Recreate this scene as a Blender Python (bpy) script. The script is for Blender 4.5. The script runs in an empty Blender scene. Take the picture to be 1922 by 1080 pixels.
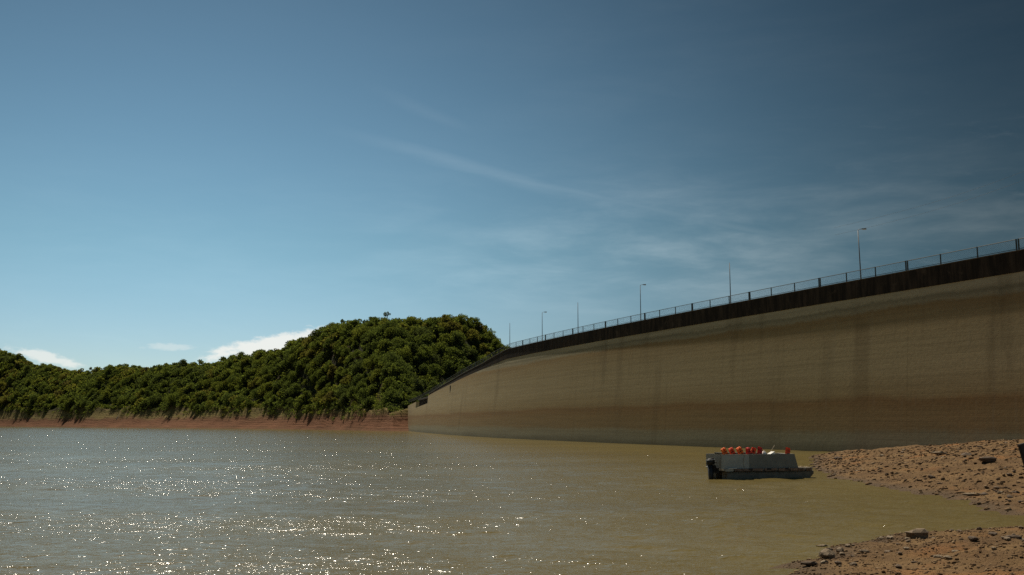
import bpy, bmesh, math, random
import numpy as np
from mathutils import Vector, Matrix

random.seed(7)
rng = np.random.default_rng(7)
scene = bpy.context.scene
COL = scene.collection
R = math.radians

# ------------------------------------------------------------------ camera
cam_d = bpy.data.cameras.new('camera')
cam_d.lens = 35.03
cam_d.sensor_width = 36.0
cam_d.clip_start = 0.1
cam_d.clip_end = 20000
cam = bpy.data.objects.new('camera', cam_d)
COL.objects.link(cam)
cam.location = (0, 0, 3.5)
cam.rotation_euler = (R(90) + math.atan(254 / 1870), 0, 0)
scene.camera = cam

# ------------------------------------------------------------------ light
SUN_AZ, SUN_EL = R(-20.5), R(57)          # azimuth from +Y, positive to the right
SUN_STRENGTH = 5.0
SKY_STRENGTH = 0.080
EXPOSURE = -0.05
scene.view_settings.view_transform = 'Standard'
scene.view_settings.look = 'None'
scene.view_settings.gamma = 1.0
scene.view_settings.use_curve_mapping = False
scene.view_settings.exposure = EXPOSURE
scene.cycles.use_denoising = False        # keep the fine sparkle of the water

sun_dir = Vector((math.sin(SUN_AZ) * math.cos(SUN_EL), math.cos(SUN_AZ) * math.cos(SUN_EL), math.sin(SUN_EL)))
sd = bpy.data.lights.new('sun', 'SUN')
sd.energy = SUN_STRENGTH
sd.angle = R(0.53)
sd.color = (1.0, 0.90, 0.74)
so = bpy.data.objects.new('sun', sd)
so.rotation_euler = (-sun_dir).to_track_quat('-Z', 'Y').to_euler()
so.location = (0, 0, 120)
COL.objects.link(so)


class NT:
    """small helper to write node trees"""
    def __init__(self, tree):
        self.t = tree
        self.n = tree.nodes
        self.l = tree.links

    def add(self, kind, **kw):
        nd = self.n.new(kind)
        for k, v in kw.items():
            setattr(nd, k, v)
        return nd

    def put(self, sock, v):
        if v is None:
            return
        if isinstance(v, bpy.types.NodeSocket):
            self.l.new(v, sock)
        else:
            if isinstance(v, (tuple, list)) and len(v) == 3 and sock.type == 'RGBA':
                v = (*v, 1.0)
            sock.default_value = v

    def math(self, op, a, b=None, c=None, clamp=False):
        nd = self.add('ShaderNodeMath', operation=op)
        nd.use_clamp = clamp
        self.put(nd.inputs[0], a)
        self.put(nd.inputs[1], b)
        if c is not None:
            self.put(nd.inputs[2], c)
        return nd.outputs[0]

    def vmath(self, op, a, b=None):
        nd = self.add('ShaderNodeVectorMath', operation=op)
        self.put(nd.inputs[0], a)
        if b is not None:
            self.put(nd.inputs[1], b)
        return nd.outputs['Value'] if op in ('DOT_PRODUCT', 'LENGTH') else nd.outputs[0]

    def sep(self, v):
        nd = self.add('ShaderNodeSeparateXYZ')
        self.put(nd.inputs[0], v)
        return nd.outputs

    def comb(self, x, y, z):
        nd = self.add('ShaderNodeCombineXYZ')
        for i, q in enumerate((x, y, z)):
            self.put(nd.inputs[i], q)
        return nd.outputs[0]

    def noise(self, vec, scale, detail=3.0, rough=0.55, dist=0.0):
        nd = self.add('ShaderNodeTexNoise')
        self.put(nd.inputs['Vector'], vec)
        nd.inputs['Scale'].default_value = scale
        nd.inputs['Detail'].default_value = detail
        nd.inputs['Roughness'].default_value = rough
        nd.inputs['Distortion'].default_value = dist
        return nd.outputs['Fac']

    def smooth(self, v, lo, hi, a=0.0, b=1.0):
        nd = self.add('ShaderNodeMapRange', interpolation_type='SMOOTHSTEP')
        for i, q in enumerate((v, lo, hi, a, b)):
            self.put(nd.inputs[i], q)
        return nd.outputs[0]

    def mix(self, f, a, b, mode='MIX'):
        nd = self.add('ShaderNodeMix', data_type='RGBA', blend_type=mode)
        self.put(nd.inputs['Factor'], f)
        self.put(nd.inputs[6], a)
        self.put(nd.inputs[7], b)
        return nd.outputs[2]

    def ramp(self, f, stops, interp='LINEAR'):
        nd = self.add('ShaderNodeValToRGB')
        cr = nd.color_ramp
        cr.interpolation = interp
        while len(cr.elements) < len(stops):
            cr.elements.new(0.5)
        for e, (p, c) in zip(cr.elements, stops):
            e.position = p
            e.color = (*c, 1.0)
        self.put(nd.inputs[0], f)
        return nd.outputs[0]

    def bump(self, h, strength, dist, normal=None):
        nd = self.add('ShaderNodeBump')
        nd.inputs['Strength'].default_value = strength
        nd.inputs['Distance'].default_value = dist
        self.put(nd.inputs['Height'], h)
        if normal is not None:
            self.put(nd.inputs['Normal'], normal)
        return nd.outputs[0]


# ------------------------------------------------------------------ sky
world = bpy.data.worlds.new('World')
scene.world = world
world.use_nodes = True
w = NT(world.node_tree)
w.n.clear()
sky = w.add('ShaderNodeTexSky')
sky.sky_type = 'NISHITA'
sky.sun_disc = False
sky.sun_elevation = SUN_EL
sky.sun_rotation = SUN_AZ
sky.altitude = 600
sky.air_density = 1.0
sky.dust_density = 0.4
sky.ozone_density = 2.0
geo = w.add('ShaderNodeTexCoord')
dvec = geo.outputs['Generated']
dx, dy, dz = w.sep(dvec)
az = w.math('ARCTAN2', dx, dy)
el = w.math('ARCSINE', dz)
# polariser-like dimming away from the bright horizon, raised again behind the camera
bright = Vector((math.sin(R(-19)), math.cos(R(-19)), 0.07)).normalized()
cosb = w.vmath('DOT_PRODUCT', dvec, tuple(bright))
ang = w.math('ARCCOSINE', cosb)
deep = w.math('ADD', w.math('MULTIPLY', w.smooth(ang, R(2), R(54), 1.06, 0.20), w.smooth(el, R(4), R(30), 1.0, 0.80)), w.smooth(ang, R(70), R(150), 0.0, 0.50))  # last term: unseen sky behind the camera brightened to light the dam wall
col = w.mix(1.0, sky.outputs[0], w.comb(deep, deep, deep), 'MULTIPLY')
tint = w.mix(w.smooth(el, R(1.5), R(11)), (0.84, 0.94, 1.0), (0.775, 0.995, 0.90))
col = w.mix(1.0, col, tint, 'MULTIPLY')
# thin cirrus: veils low on the right, and long streaks
cv = w.comb(w.math('MULTIPLY', az, 1.0), w.math('MULTIPLY', el, 4.2), 0.0)
nz = w.noise(cv, 6.0, 6.0, 0.58, 0.25)
nz2 = w.noise(w.comb(w.math('ADD', az, w.math('MULTIPLY', el, 1.4)), w.math('MULTIPLY', el, 5.0), 3.0), 16.0, 6.0, 0.65, 0.4)
veil = w.math('MULTIPLY', w.smooth(nz, 0.34, 0.70), w.smooth(el, R(4), R(9)))
veil = w.math('MULTIPLY', veil, w.smooth(el, R(9.5), R(16.0), 1.0, 0.10))
veil = w.math('MULTIPLY', veil, w.smooth(az, R(-12), R(12), 0.12, 1.0))
veil = w.math('MULTIPLY', veil, w.smooth(nz2, 0.25, 0.7, 0.45, 1.0))


def streak(nrm, width, az0, az1, amt):
    d = w.math('ABSOLUTE', w.math('ADD', w.vmath('DOT_PRODUCT', dvec, nrm), w.math('MULTIPLY', w.math('SUBTRACT', nz, 0.5), 0.010)))
    s = w.smooth(d, 0.0, width, 1.0, 0.0)
    s = w.math('MULTIPLY', s, w.smooth(az, az0, az0 + R(9)))
    s = w.math('MULTIPLY', s, w.smooth(az, az1 - R(5), az1, 1.0, 0.0))
    s = w.math('MULTIPLY', s, w.smooth(nz2, 0.3, 0.65, 0.75, 1.0))
    return w.math('MULTIPLY', s, amt)


def sky_dir(x, y):
    p = math.atan(254 / 1870)
    u, v = x - 961, 540 - y
    return Vector((u, 1870 * math.cos(p) - v * math.sin(p), 1870 * math.sin(p) + v * math.cos(p))).normalized()


def circle_normal(a, b):
    return tuple(sky_dir(*a).cross(sky_dir(*b)).normalized())


st = streak(circle_normal((850, 312), (1450, 440)), 0.0062, R(-8), R(22), 0.145)
st = w.math('MAXIMUM', st, streak(circle_normal((700, 165), (860, 235)), 0.010, R(-10), R(-1), 0.10))
st = w.math('MAXIMUM', st, streak(circle_normal((650, 250), (1000, 345)), 0.010, R(-12), R(6), 0.12))
hi = w.math('MULTIPLY', w.smooth(nz2, 0.45, 0.75), w.smooth(az, R(10), R(26), 0.02, 0.30))
hi = w.math('MULTIPLY', hi, w.smooth(el, R(9), R(20), 1.0, 0.0))
veil = w.math('MAXIMUM', w.math('MULTIPLY', veil, 0.46), w.math('MAXIMUM', st, hi))
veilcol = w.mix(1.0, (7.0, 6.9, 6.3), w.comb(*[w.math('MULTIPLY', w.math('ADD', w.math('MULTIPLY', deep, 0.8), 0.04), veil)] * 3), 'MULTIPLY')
col = w.mix(1.0, col, veilcol, 'ADD')


# low white clouds behind the hills
def cumulus(az0, el0, ra, re, tilt):
    a = w.math('DIVIDE', w.math('SUBTRACT', az, az0), ra)
    e = w.math('DIVIDE', w.math('SUBTRACT', el, w.math('ADD', el0, w.math('MULTIPLY', w.math('SUBTRACT', az, az0), tilt))), re)
    d = w.math('SQRT', w.math('ADD', w.math('MULTIPLY', a, a), w.math('MULTIPLY', e, e)))
    n = w.noise(w.comb(w.math('MULTIPLY', az, 1.0), w.math('MULTIPLY', el, 2.2), 1.3), 75.0, 8.0, 0.62)
    d = w.math('ADD', d, w.math('MULTIPLY', w.math('SUBTRACT', n, 0.5), 1.7))
    return w.smooth(d, 0.45, 1.05, 1.0, 0.0)


cu = cumulus(R(-13.4), R(4.35), R(4.3), R(0.66), 0.20)
cu = w.math('MAXIMUM', cu, w.math('MULTIPLY', cumulus(R(-25.0), R(3.35), R(2.0), R(0.36), -0.25), 0.75))
cu = w.math('MAXIMUM', cu, w.math('MULTIPLY', cumulus(R(-19.0), R(4.1), R(1.5), R(0.22), 0.0), 0.35))
col = w.mix(w.math('MULTIPLY', cu, 0.80), col, (12.2, 12.0, 11.2))
bg = w.add('ShaderNodeBackground')
bg.inputs['Strength'].default_value = SKY_STRENGTH
w.l.new(col, bg.inputs['Color'])
wo = w.add('ShaderNodeOutputWorld')
w.l.new(bg.outputs[0], wo.inputs['Surface'])

# ------------------------------------------------------------------ materials


def material(name):
    m = bpy.data.materials.new(name)
    m.use_nodes = True
    t = NT(m.node_tree)
    t.n.clear()
    out = t.add('ShaderNodeOutputMaterial')
    b = t.add('ShaderNodeBsdfPrincipled')
    t.l.new(b.outputs[0], out.inputs['Surface'])
    return m, t, b, out


def plain(name, colour, rough=0.6, metal=0.0, vary=0.25, scale=6.0, bump=0.0, spec=0.4):
    m, t, b, _ = material(name)
    tc = t.add('ShaderNodeTexCoord')
    n = t.noise(tc.outputs['Object'], scale, 5.0, 0.6)
    lo = tuple(c * (1 - vary) for c in colour)
    hi_ = tuple(min(1, c * (1 + vary)) for c in colour)
    t.put(b.inputs['Base Color'], t.mix(t.smooth(n, 0.3, 0.7), lo, hi_))
    b.inputs['Roughness'].default_value = rough
    b.inputs['Metallic'].default_value = metal
    b.inputs['Specular IOR Level'].default_value = spec
    if bump:
        t.put(b.inputs['Normal'], t.bump(n, bump, 0.02))
    return m


def mat_water():
    m, t, b, _ = material('muddy_water')
    g = t.add('ShaderNodeNewGeometry')
    p = g.outputs['Position']
    x, y, z = t.sep(p)
    big = t.noise(t.comb(t.math('MULTIPLY', x, 0.02), t.math('MULTIPLY', y, 0.05), 0.0), 1.0, 3.0)
    t.put(b.inputs['Base Color'], t.mix(t.smooth(big, 0.3, 0.7), (0.130, 0.100, 0.035), (0.160, 0.124, 0.044)))
    b.inputs['Roughness'].default_value = 0.14
    b.inputs['IOR'].default_value = 1.29
    v1 = t.comb(t.math('MULTIPLY', x, 0.55), y, 0.0)
    v2 = t.comb(t.math('ADD', t.math('MULTIPLY', x, 0.62), t.math('MULTIPLY', y, 0.25)), t.math('SUBTRACT', y, t.math('MULTIPLY', x, 0.22)), 5.0)
    n1 = t.noise(v1, 1.15, 3.0, 0.55, 0.5)
    n2 = t.noise(v2, 3.3, 3.0, 0.6, 0.4)
    n3 = t.noise(v1, 9.0, 2.0, 0.6, 0.3)
    gust = t.smooth(t.noise(t.comb(t.math('MULTIPLY', x, 0.03), t.math('MULTIPLY', y, 0.09), 2.0), 1.0, 3.0), 0.35, 0.65, 0.65, 1.15)
    # calmer in the lee of the spit
    lee = t.smooth(x, -22.0, 14.0, 1.12, 0.92)
    h = t.math('ADD', t.math('MULTIPLY', n1, 0.108), t.math('ADD', t.math('MULTIPLY', n2, 0.074), t.math('MULTIPLY', n3, 0.025)))
    h = t.math('MULTIPLY', h, t.math('MULTIPLY', gust, lee))
    t.put(b.inputs['Normal'], t.bump(h, 1.0, 1.0))
    return m


def mat_concrete():
    m, t, b, _ = material('stained_concrete')
    uv = t.add('ShaderNodeUVMap', uv_map='run')
    s, z, _z = t.sep(uv.outputs[0])                     # metres along the wall, metres above the water
    broad = t.noise(t.comb(t.math('MULTIPLY', s, 0.05), t.math('MULTIPLY', z, 0.22), 0.0), 1.0, 5.0, 0.6)
    drip = t.noise(t.comb(t.math('MULTIPLY', s, 1.1), t.math('MULTIPLY', z, 0.05), 2.0), 1.0, 6.0, 0.65)
    drip2 = t.noise(t.comb(t.math('MULTIPLY', s, 0.16), t.math('MULTIPLY', z, 0.03), 7.0), 1.0, 4.0, 0.6)
    line = t.noise(t.comb(t.math('MULTIPLY', s, 0.035), t.math('MULTIPLY', z, 1.9), 4.0), 1.0, 6.0, 0.7)
    fine = t.noise(t.comb(s, z, 9.0), 2.2, 6.0, 0.7)
    zz = t.math('ADD', z, t.math('MULTIPLY', t.math('SUBTRACT', broad, 0.5), 1.6))
    zz = t.math('ADD', zz, t.math('MULTIPLY', t.math('SUBTRACT', drip, 0.5), 1.0))
    f = t.math('DIVIDE', zz, 20.0)
    c = t.ramp(f, [
        (0.000, (0.162, 0.154, 0.103)),
        (0.060, (0.283, 0.266, 0.180)),
        (0.112, (0.302, 0.270, 0.171)),
        (0.140, (0.297, 0.218, 0.109)),
        (0.230, (0.315, 0.220, 0.103)),
        (0.300, (0.294, 0.185, 0.081)),
        (0.340, (0.380, 0.290, 0.149)),
        (0.480, (0.454, 0.373, 0.215)),
        (0.640, (0.436, 0.356, 0.202)),
        (0.765, (0.402, 0.311, 0.164)),
        (0.815, (0.369, 0.264, 0.127)),
        (0.835, (0.434, 0.383, 0.247)),
        (0.865, (0.315, 0.288, 0.191)),
        (0.880, (0.508, 0.459, 0.309)),
        (1.000, (0.518, 0.470, 0.322)),
    ])
    c = t.mix(t.smooth(line, 0.34, 0.60, 0.20, 0.0), c, (0.085, 0.065, 0.034))
    c = t.mix(t.smooth(line, 0.60, 0.72, 0.0, 0.14), c, (0.36, 0.32, 0.23))
    c = t.mix(t.smooth(drip, 0.54, 0.76, 0.0, 0.22), c, (0.10, 0.072, 0.040))
    c = t.mix(t.smooth(drip, 0.42, 0.24, 0.0, 0.30), c, (0.34, 0.31, 0.24))
    c = t.mix(t.smooth(drip2, 0.54, 0.68, 0.0, 0.24), c, (0.112, 0.082, 0.042))
    rag = t.noise(t.comb(t.math('MULTIPLY', s, 0.9), t.math('MULTIPLY', z, 0.35), 11.0), 1.0, 5.0, 0.65)
    for s_c, half, top_z, amt in ((56.5, 1.3, 15.4, 0.26), (62.6, 1.0, 14.2, 0.15), (38.0, 0.6, 14.5, 0.16)):   # seepage stains
        d_ = t.math('ABSOLUTE', t.math('SUBTRACT', t.math('ADD', s, t.math('MULTIPLY', t.math('SUBTRACT', rag, 0.5), 1.6)), s_c))
        m_ = t.math('MULTIPLY', t.smooth(d_, half - 0.5, half + 0.4, amt, 0.0), t.smooth(t.math('ADD', z, t.math('MULTIPLY', rag, 2.0)), top_z, top_z + 2.0, 1.0, 0.0))
        m_ = t.math('MULTIPLY', m_, t.smooth(z, 4.0, 8.0, 0.25, 1.0))
        c = t.mix(m_, c, (0.110, 0.074, 0.036))
    c = t.mix(t.smooth(fine, 0.35, 0.7, 0.0, 0.16), c, (0.09, 0.08, 0.06))
    t.put(b.inputs['Base Color'], c)
    b.inputs['Roughness'].default_value = 0.9
    b.inputs['Specular IOR Level'].default_value = 0.2
    # formwork boards
    lift = t.math('PINGPONG', z, 0.3)
    lift = t.smooth(lift, 0.0, 0.035, 0.0, 1.0)
    h = t.math('ADD', t.math('MULTIPLY', lift, 0.0015), t.math('ADD', t.math('MULTIPLY', fine, 0.012), t.math('MULTIPLY', line, 0.003)))
    t.put(b.inputs['Normal'], t.bump(h, 1.0, 1.0))
    return m


def mat_parapet():
    m, t, b, _ = material('blackened_parapet')
    uv = t.add('ShaderNodeUVMap', uv_map='run')
    s, z, _z = t.sep(uv.outputs[0])
    drip = t.noise(t.comb(t.math('MULTIPLY', s, 1.3), t.math('MULTIPLY', z, 0.18), 2.0), 1.0, 6.0, 0.7)
    bl = t.noise(t.comb(s, z, 0.0), 0.5, 6.0, 0.7)
    c = t.mix(t.smooth(drip, 0.36, 0.74), (0.024, 0.021, 0.018), (0.080, 0.062, 0.046))
    c = t.mix(t.smooth(bl, 0.56, 0.74, 0.0, 0.7), c, (0.14, 0.112, 0.082))
    t.put(b.inputs['Base Color'], c)
    b.inputs['Roughness'].default_value = 0.95
    b.inputs['Specular IOR Level'].default_value = 0.15
    t.put(b.inputs['Normal'], t.bump(t.math('ADD', drip, bl), 0.6, 0.05))
    return m


def mat_near_ground():
    m, t, b, _ = material('gravelly_earth')
    g = t.add('ShaderNodeNewGeometry')
    p = g.outputs['Position']
    x, y, z = t.sep(p)
    a = t.noise(p, 0.45, 6.0, 0.65)
    f = t.noise(p, 3.2, 6.0, 0.7)
    ff = t.noise(p, 14.0, 4.0, 0.7)
    c = t.mix(t.smooth(a, 0.35, 0.66), (0.112, 0.064, 0.027), (0.186, 0.113, 0.048))
    c = t.mix(t.smooth(f, 0.52, 0.74, 0.0, 0.75), c, (0.115, 0.064, 0.034))
    c = t.mix(t.smooth(ff, 0.55, 0.75, 0.0, 0.55), c, (0.255, 0.170, 0.085))
    orange = t.math('MULTIPLY', t.smooth(t.noise(p, 0.16, 4.0), 0.56, 0.66), 0.5)
    c = t.mix(orange, c, (0.300, 0.130, 0.040))
    wet = t.smooth(t.math('ADD', z, t.math('MULTIPLY', t.math('SUBTRACT', f, 0.5), 0.14)), 0.05, 0.22, 1.0, 0.0)
    c = t.mix(t.math('MULTIPLY', wet, 0.72), c, (0.062, 0.040, 0.021))
    t.put(b.inputs['Base Color'], c)
    t.put(b.inputs['Roughness'], t.math('SUBTRACT', 0.95, t.math('MULTIPLY', wet, 0.12)))
    b.inputs['Specular IOR Level'].default_value = 0.2
    h = t.math('ADD', t.math('MULTIPLY', f, 0.12), t.math('MULTIPLY', ff, 0.05))
    t.put(b.inputs['Normal'], t.bump(h, 1.0, 1.0))
    return m


def mat_far_ground():
    m, t, b, _ = material('red_bank_earth')
    g = t.add('ShaderNodeNewGeometry')
    p = g.outputs['Position']
    x, y, z = t.sep(p)
    a = t.noise(p, 0.05, 6.0, 0.6)
    f = t.noise(p, 0.5, 5.0, 0.7)
    zz = t.math('ADD', z, t.math('MULTIPLY', t.math('SUBTRACT', a, 0.5), 7.0))
    strata = t.noise(t.comb(t.math('MULTIPLY', x, 0.02), t.math('MULTIPLY', y, 0.02), t.math('MULTIPLY', z, 1.6)), 1.0, 4.0, 0.7)
    c = t.ramp(t.math('DIVIDE', zz, 16.0), [
        (0.0, (0.117, 0.060, 0.030)), (0.12, (0.172, 0.080, 0.042)), (0.35, (0.156, 0.075, 0.038)),
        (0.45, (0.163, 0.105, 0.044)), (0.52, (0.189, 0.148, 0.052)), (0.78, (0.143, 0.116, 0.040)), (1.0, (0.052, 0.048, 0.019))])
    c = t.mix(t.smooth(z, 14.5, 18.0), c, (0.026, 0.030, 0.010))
    c = t.mix(t.smooth(strata, 0.5, 0.66, 0.0, 0.55), c, (0.090, 0.038, 0.022))
    c = t.mix(t.smooth(f, 0.56, 0.74, 0.0, 0.5), c, (0.075, 0.050, 0.022))
    t.put(b.inputs['Base Color'], c)
    b.inputs['Roughness'].default_value = 0.95
    b.inputs['Specular IOR Level'].default_value = 0.1
    t.put(b.inputs['Normal'], t.bump(t.math('ADD', t.math('MULTIPLY', f, 1.0), strata), 1.0, 0.5))
    return m


def mat_leaf(name, per_object):
    m, t, b, out = material(name)
    if per_object:
        oi = t.add('ShaderNodeObjectInfo')
        r = t.sep(oi.outputs['Color'])[0]
    else:
        at = t.add('ShaderNodeAttribute', attribute_name='tint')
        r = at.outputs['Fac']
    g = t.add('ShaderNodeNewGeometry')
    patch = t.noise(g.outputs['Position'], 0.018, 3.0)
    k = t.math('ADD', t.math('MULTIPLY', r, 0.66), t.math('MULTIPLY', t.smooth(patch, 0.38, 0.62), 0.34))
    c = t.ramp(k, [(0.0, (0.084, 0.097, 0.050)), (0.22, (0.098, 0.119, 0.048)), (0.48, (0.120, 0.142, 0.048)),
                   (0.70, (0.152, 0.164, 0.048)), (0.82, (0.178, 0.164, 0.053)), (0.92, (0.145, 0.126, 0.054)), (1.0, (0.125, 0.103, 0.064))])
    leafn = t.noise(g.outputs['Position'], 1.1, 3.0)
    c = t.mix(t.smooth(leafn, 0.35, 0.7, 0.0, 0.5), c, t.mix(1.0, c, (0.55, 0.55, 0.6), 'MULTIPLY'))
    t.n.remove(b)
    df = t.add('ShaderNodeBsdfDiffuse')
    tr = t.add('ShaderNodeBsdfTranslucent')
    t.put(df.inputs['Color'], c)
    t.put(tr.inputs['Color'], t.mix(1.0, c, (1.15, 1.25, 0.55), 'MULTIPLY'))
    mx = t.add('ShaderNodeMixShader')
    mx.inputs[0].default_value = 0.60
    t.l.new(df.outputs[0], mx.inputs[1])
    t.l.new(tr.outputs[0], mx.inputs[2])
    t.l.new(mx.outputs[0], out.inputs['Surface'])
    return m


def mat_stone():
    m, t, b, _ = material('brown_stone')
    oi = t.add('ShaderNodeObjectInfo')
    tc = t.add('ShaderNodeTexCoord')
    n = t.noise(tc.outputs['Object'], 5.0, 6.0, 0.7)
    c = t.ramp(t.sep(oi.outputs['Color'])[0], [(0.0, (0.085, 0.055, 0.034)), (0.4, (0.150, 0.098, 0.056)), (0.7, (0.200, 0.145, 0.085)), (1.0, (0.29, 0.22, 0.14))])
    c = t.mix(t.smooth(n, 0.4, 0.7, 0.0, 0.7), c, (0.07, 0.048, 0.03))
    t.put(b.inputs['Base Color'], c)
    b.inputs['Roughness'].default_value = 0.85
    t.put(b.inputs['Normal'], t.bump(n, 0.7, 0.04))
    return m


def mat_gravel():
    m, t, b, _ = material('loose_gravel')
    at = t.add('ShaderNodeAttribute', attribute_name='tint')
    c = t.ramp(at.outputs['Fac'], [(0.0, (0.060, 0.036, 0.019)), (0.35, (0.125, 0.072, 0.034)), (0.75, (0.190, 0.115, 0.054)), (1.0, (0.27, 0.19, 0.11))])
    t.put(b.inputs['Base Color'], c)
    b.inputs['Roughness'].default_value = 0.9
    b.inputs['Specular IOR Level'].default_value = 0.2
    return m


M = dict(
    water=mat_water(), concrete=mat_concrete(), parapet=mat_parapet(),
    coping=plain('worn_coping', (0.17, 0.155, 0.125), 0.9, vary=0.4, scale=0.8),
    near=mat_near_ground(), far=mat_far_ground(),
    leaf=mat_leaf('foliage', True), leaf_mass=mat_leaf('foliage_mass', False),
    bark=plain('bark', (0.075, 0.058, 0.042), 0.9, vary=0.4),
    pale_bark=plain('pale_bark', (0.21, 0.18, 0.14), 0.9, vary=0.35),
    rail=plain('weathered_railing_paint', (0.045, 0.060, 0.060), 0.6, vary=0.3),
    wire=plain('galvanised_wire', (0.10, 0.11, 0.11), 0.5, 0.4),
    pole=plain('pole_steel', (0.13, 0.125, 0.12), 0.5, 0.5),
    lamp=plain('lamp_housing', (0.32, 0.31, 0.29), 0.5, 0.0),
    glass=plain('lamp_glass', (0.45, 0.45, 0.42), 0.15),
    black=plain('dark_rusty_steel', (0.022, 0.018, 0.016), 0.8, vary=0.5),
    stone=mat_stone(), gravel=mat_gravel(),
    hull_light=plain('pale_grey_boat_paint', (0.33, 0.335, 0.30), 0.45, vary=0.10, scale=2.0),
    hull_dark=plain('grey_green_boat_paint', (0.165, 0.165, 0.142), 0.5, vary=0.14, scale=2.0),
    pontoon=plain('scummed_pontoon', (0.15, 0.122, 0.085), 0.7, vary=0.22, scale=3.0, bump=0.3),
    rim=plain('rusty_deck_edge', (0.19, 0.12, 0.08), 0.8, vary=0.5, scale=5.0),
    deck=plain('worn_pale_deck', (0.36, 0.33, 0.27), 0.8, vary=0.3, scale=5.0),
    motor=plain('black_motor_cowl', (0.022, 0.020, 0.020), 0.5, vary=0.2),
    motor_grey=plain('grey_motor_stripe', (0.30, 0.32, 0.34), 0.3),
    vest_orange=plain('orange_vest_cloth', (0.92, 0.17, 0.030), 0.75, vary=0.15),
    vest_red=plain('red_vest_cloth', (0.88, 0.090, 0.030), 0.75, vary=0.2),
    vest_dark=plain('dark_red_vest_cloth', (0.62, 0.055, 0.045), 0.8, vary=0.3),
    strap=plain('black_webbing', (0.02, 0.02, 0.022), 0.8),
    white=plain('white_plastic', (0.72, 0.70, 0.64), 0.45, vary=0.08),
    wood=plain('pale_bare_wood', (0.46, 0.37, 0.25), 0.8, vary=0.25, scale=4.0),
    rope=plain('pale_rope', (0.40, 0.36, 0.28), 0.9),
    slab=plain('dark_weathered_slab', (0.032, 0.030, 0.026), 0.85, vary=0.4, scale=2.0, bump=0.3),
    cable=plain('dark_cable', (0.03, 0.03, 0.03), 0.7),
    lakebed=plain('lakebed_mud', (0.10, 0.075, 0.045), 0.95, scale=0.02),
)

# ------------------------------------------------------------------ mesh helpers


def link(name, me, mat=None, parent=None):
    o = bpy.data.objects.new(name, me)
    COL.objects.link(o)
    if mat is not None and me is not None and not me.materials:
        me.materials.append(mat)
    if parent is not None:
        o.parent = parent
    return o


def tag(o, label=None, cat=None, group=None, kind=None):
    if label:
        o['label'] = label
    if cat:
        o['category'] = cat
    if group:
        o['group'] = group
    if kind:
        o['kind'] = kind
    return o


def empty(name, loc=(0, 0, 0), rz=0.0):
    o = bpy.data.objects.new(name, None)
    o.empty_display_size = 0.3
    o.location = loc
    o.rotation_euler = (0, 0, rz)
    COL.objects.link(o)
    return o


def np_mesh(name, verts, faces, smooth=False):
    """verts (n,3) array, faces (m,k) array"""
    me = bpy.data.meshes.new(name)
    verts = np.asarray(verts, dtype=np.float32)
    faces = np.asarray(faces, dtype=np.int32)
    m, k = faces.shape
    me.vertices.add(len(verts))
    me.vertices.foreach_set('co', verts.ravel())
    me.loops.add(m * k)
    me.loops.foreach_set('vertex_index', faces.ravel())
    me.polygons.add(m)
    me.polygons.foreach_set('loop_start', np.arange(0, m * k, k, dtype=np.int32))
    me.polygons.foreach_set('loop_total', np.full(m, k, dtype=np.int32))
    if smooth:
        me.polygons.foreach_set('use_smooth', np.ones(m, dtype=bool))
    me.update(calc_edges=True)
    me.validate()
    return me


def grid_faces(nr, nc):
    i = np.arange(nr - 1)[:, None] * nc + np.arange(nc - 1)[None, :]
    return np.stack([i, i + 1, i + nc + 1, i + nc], -1).reshape(-1, 4)


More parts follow.
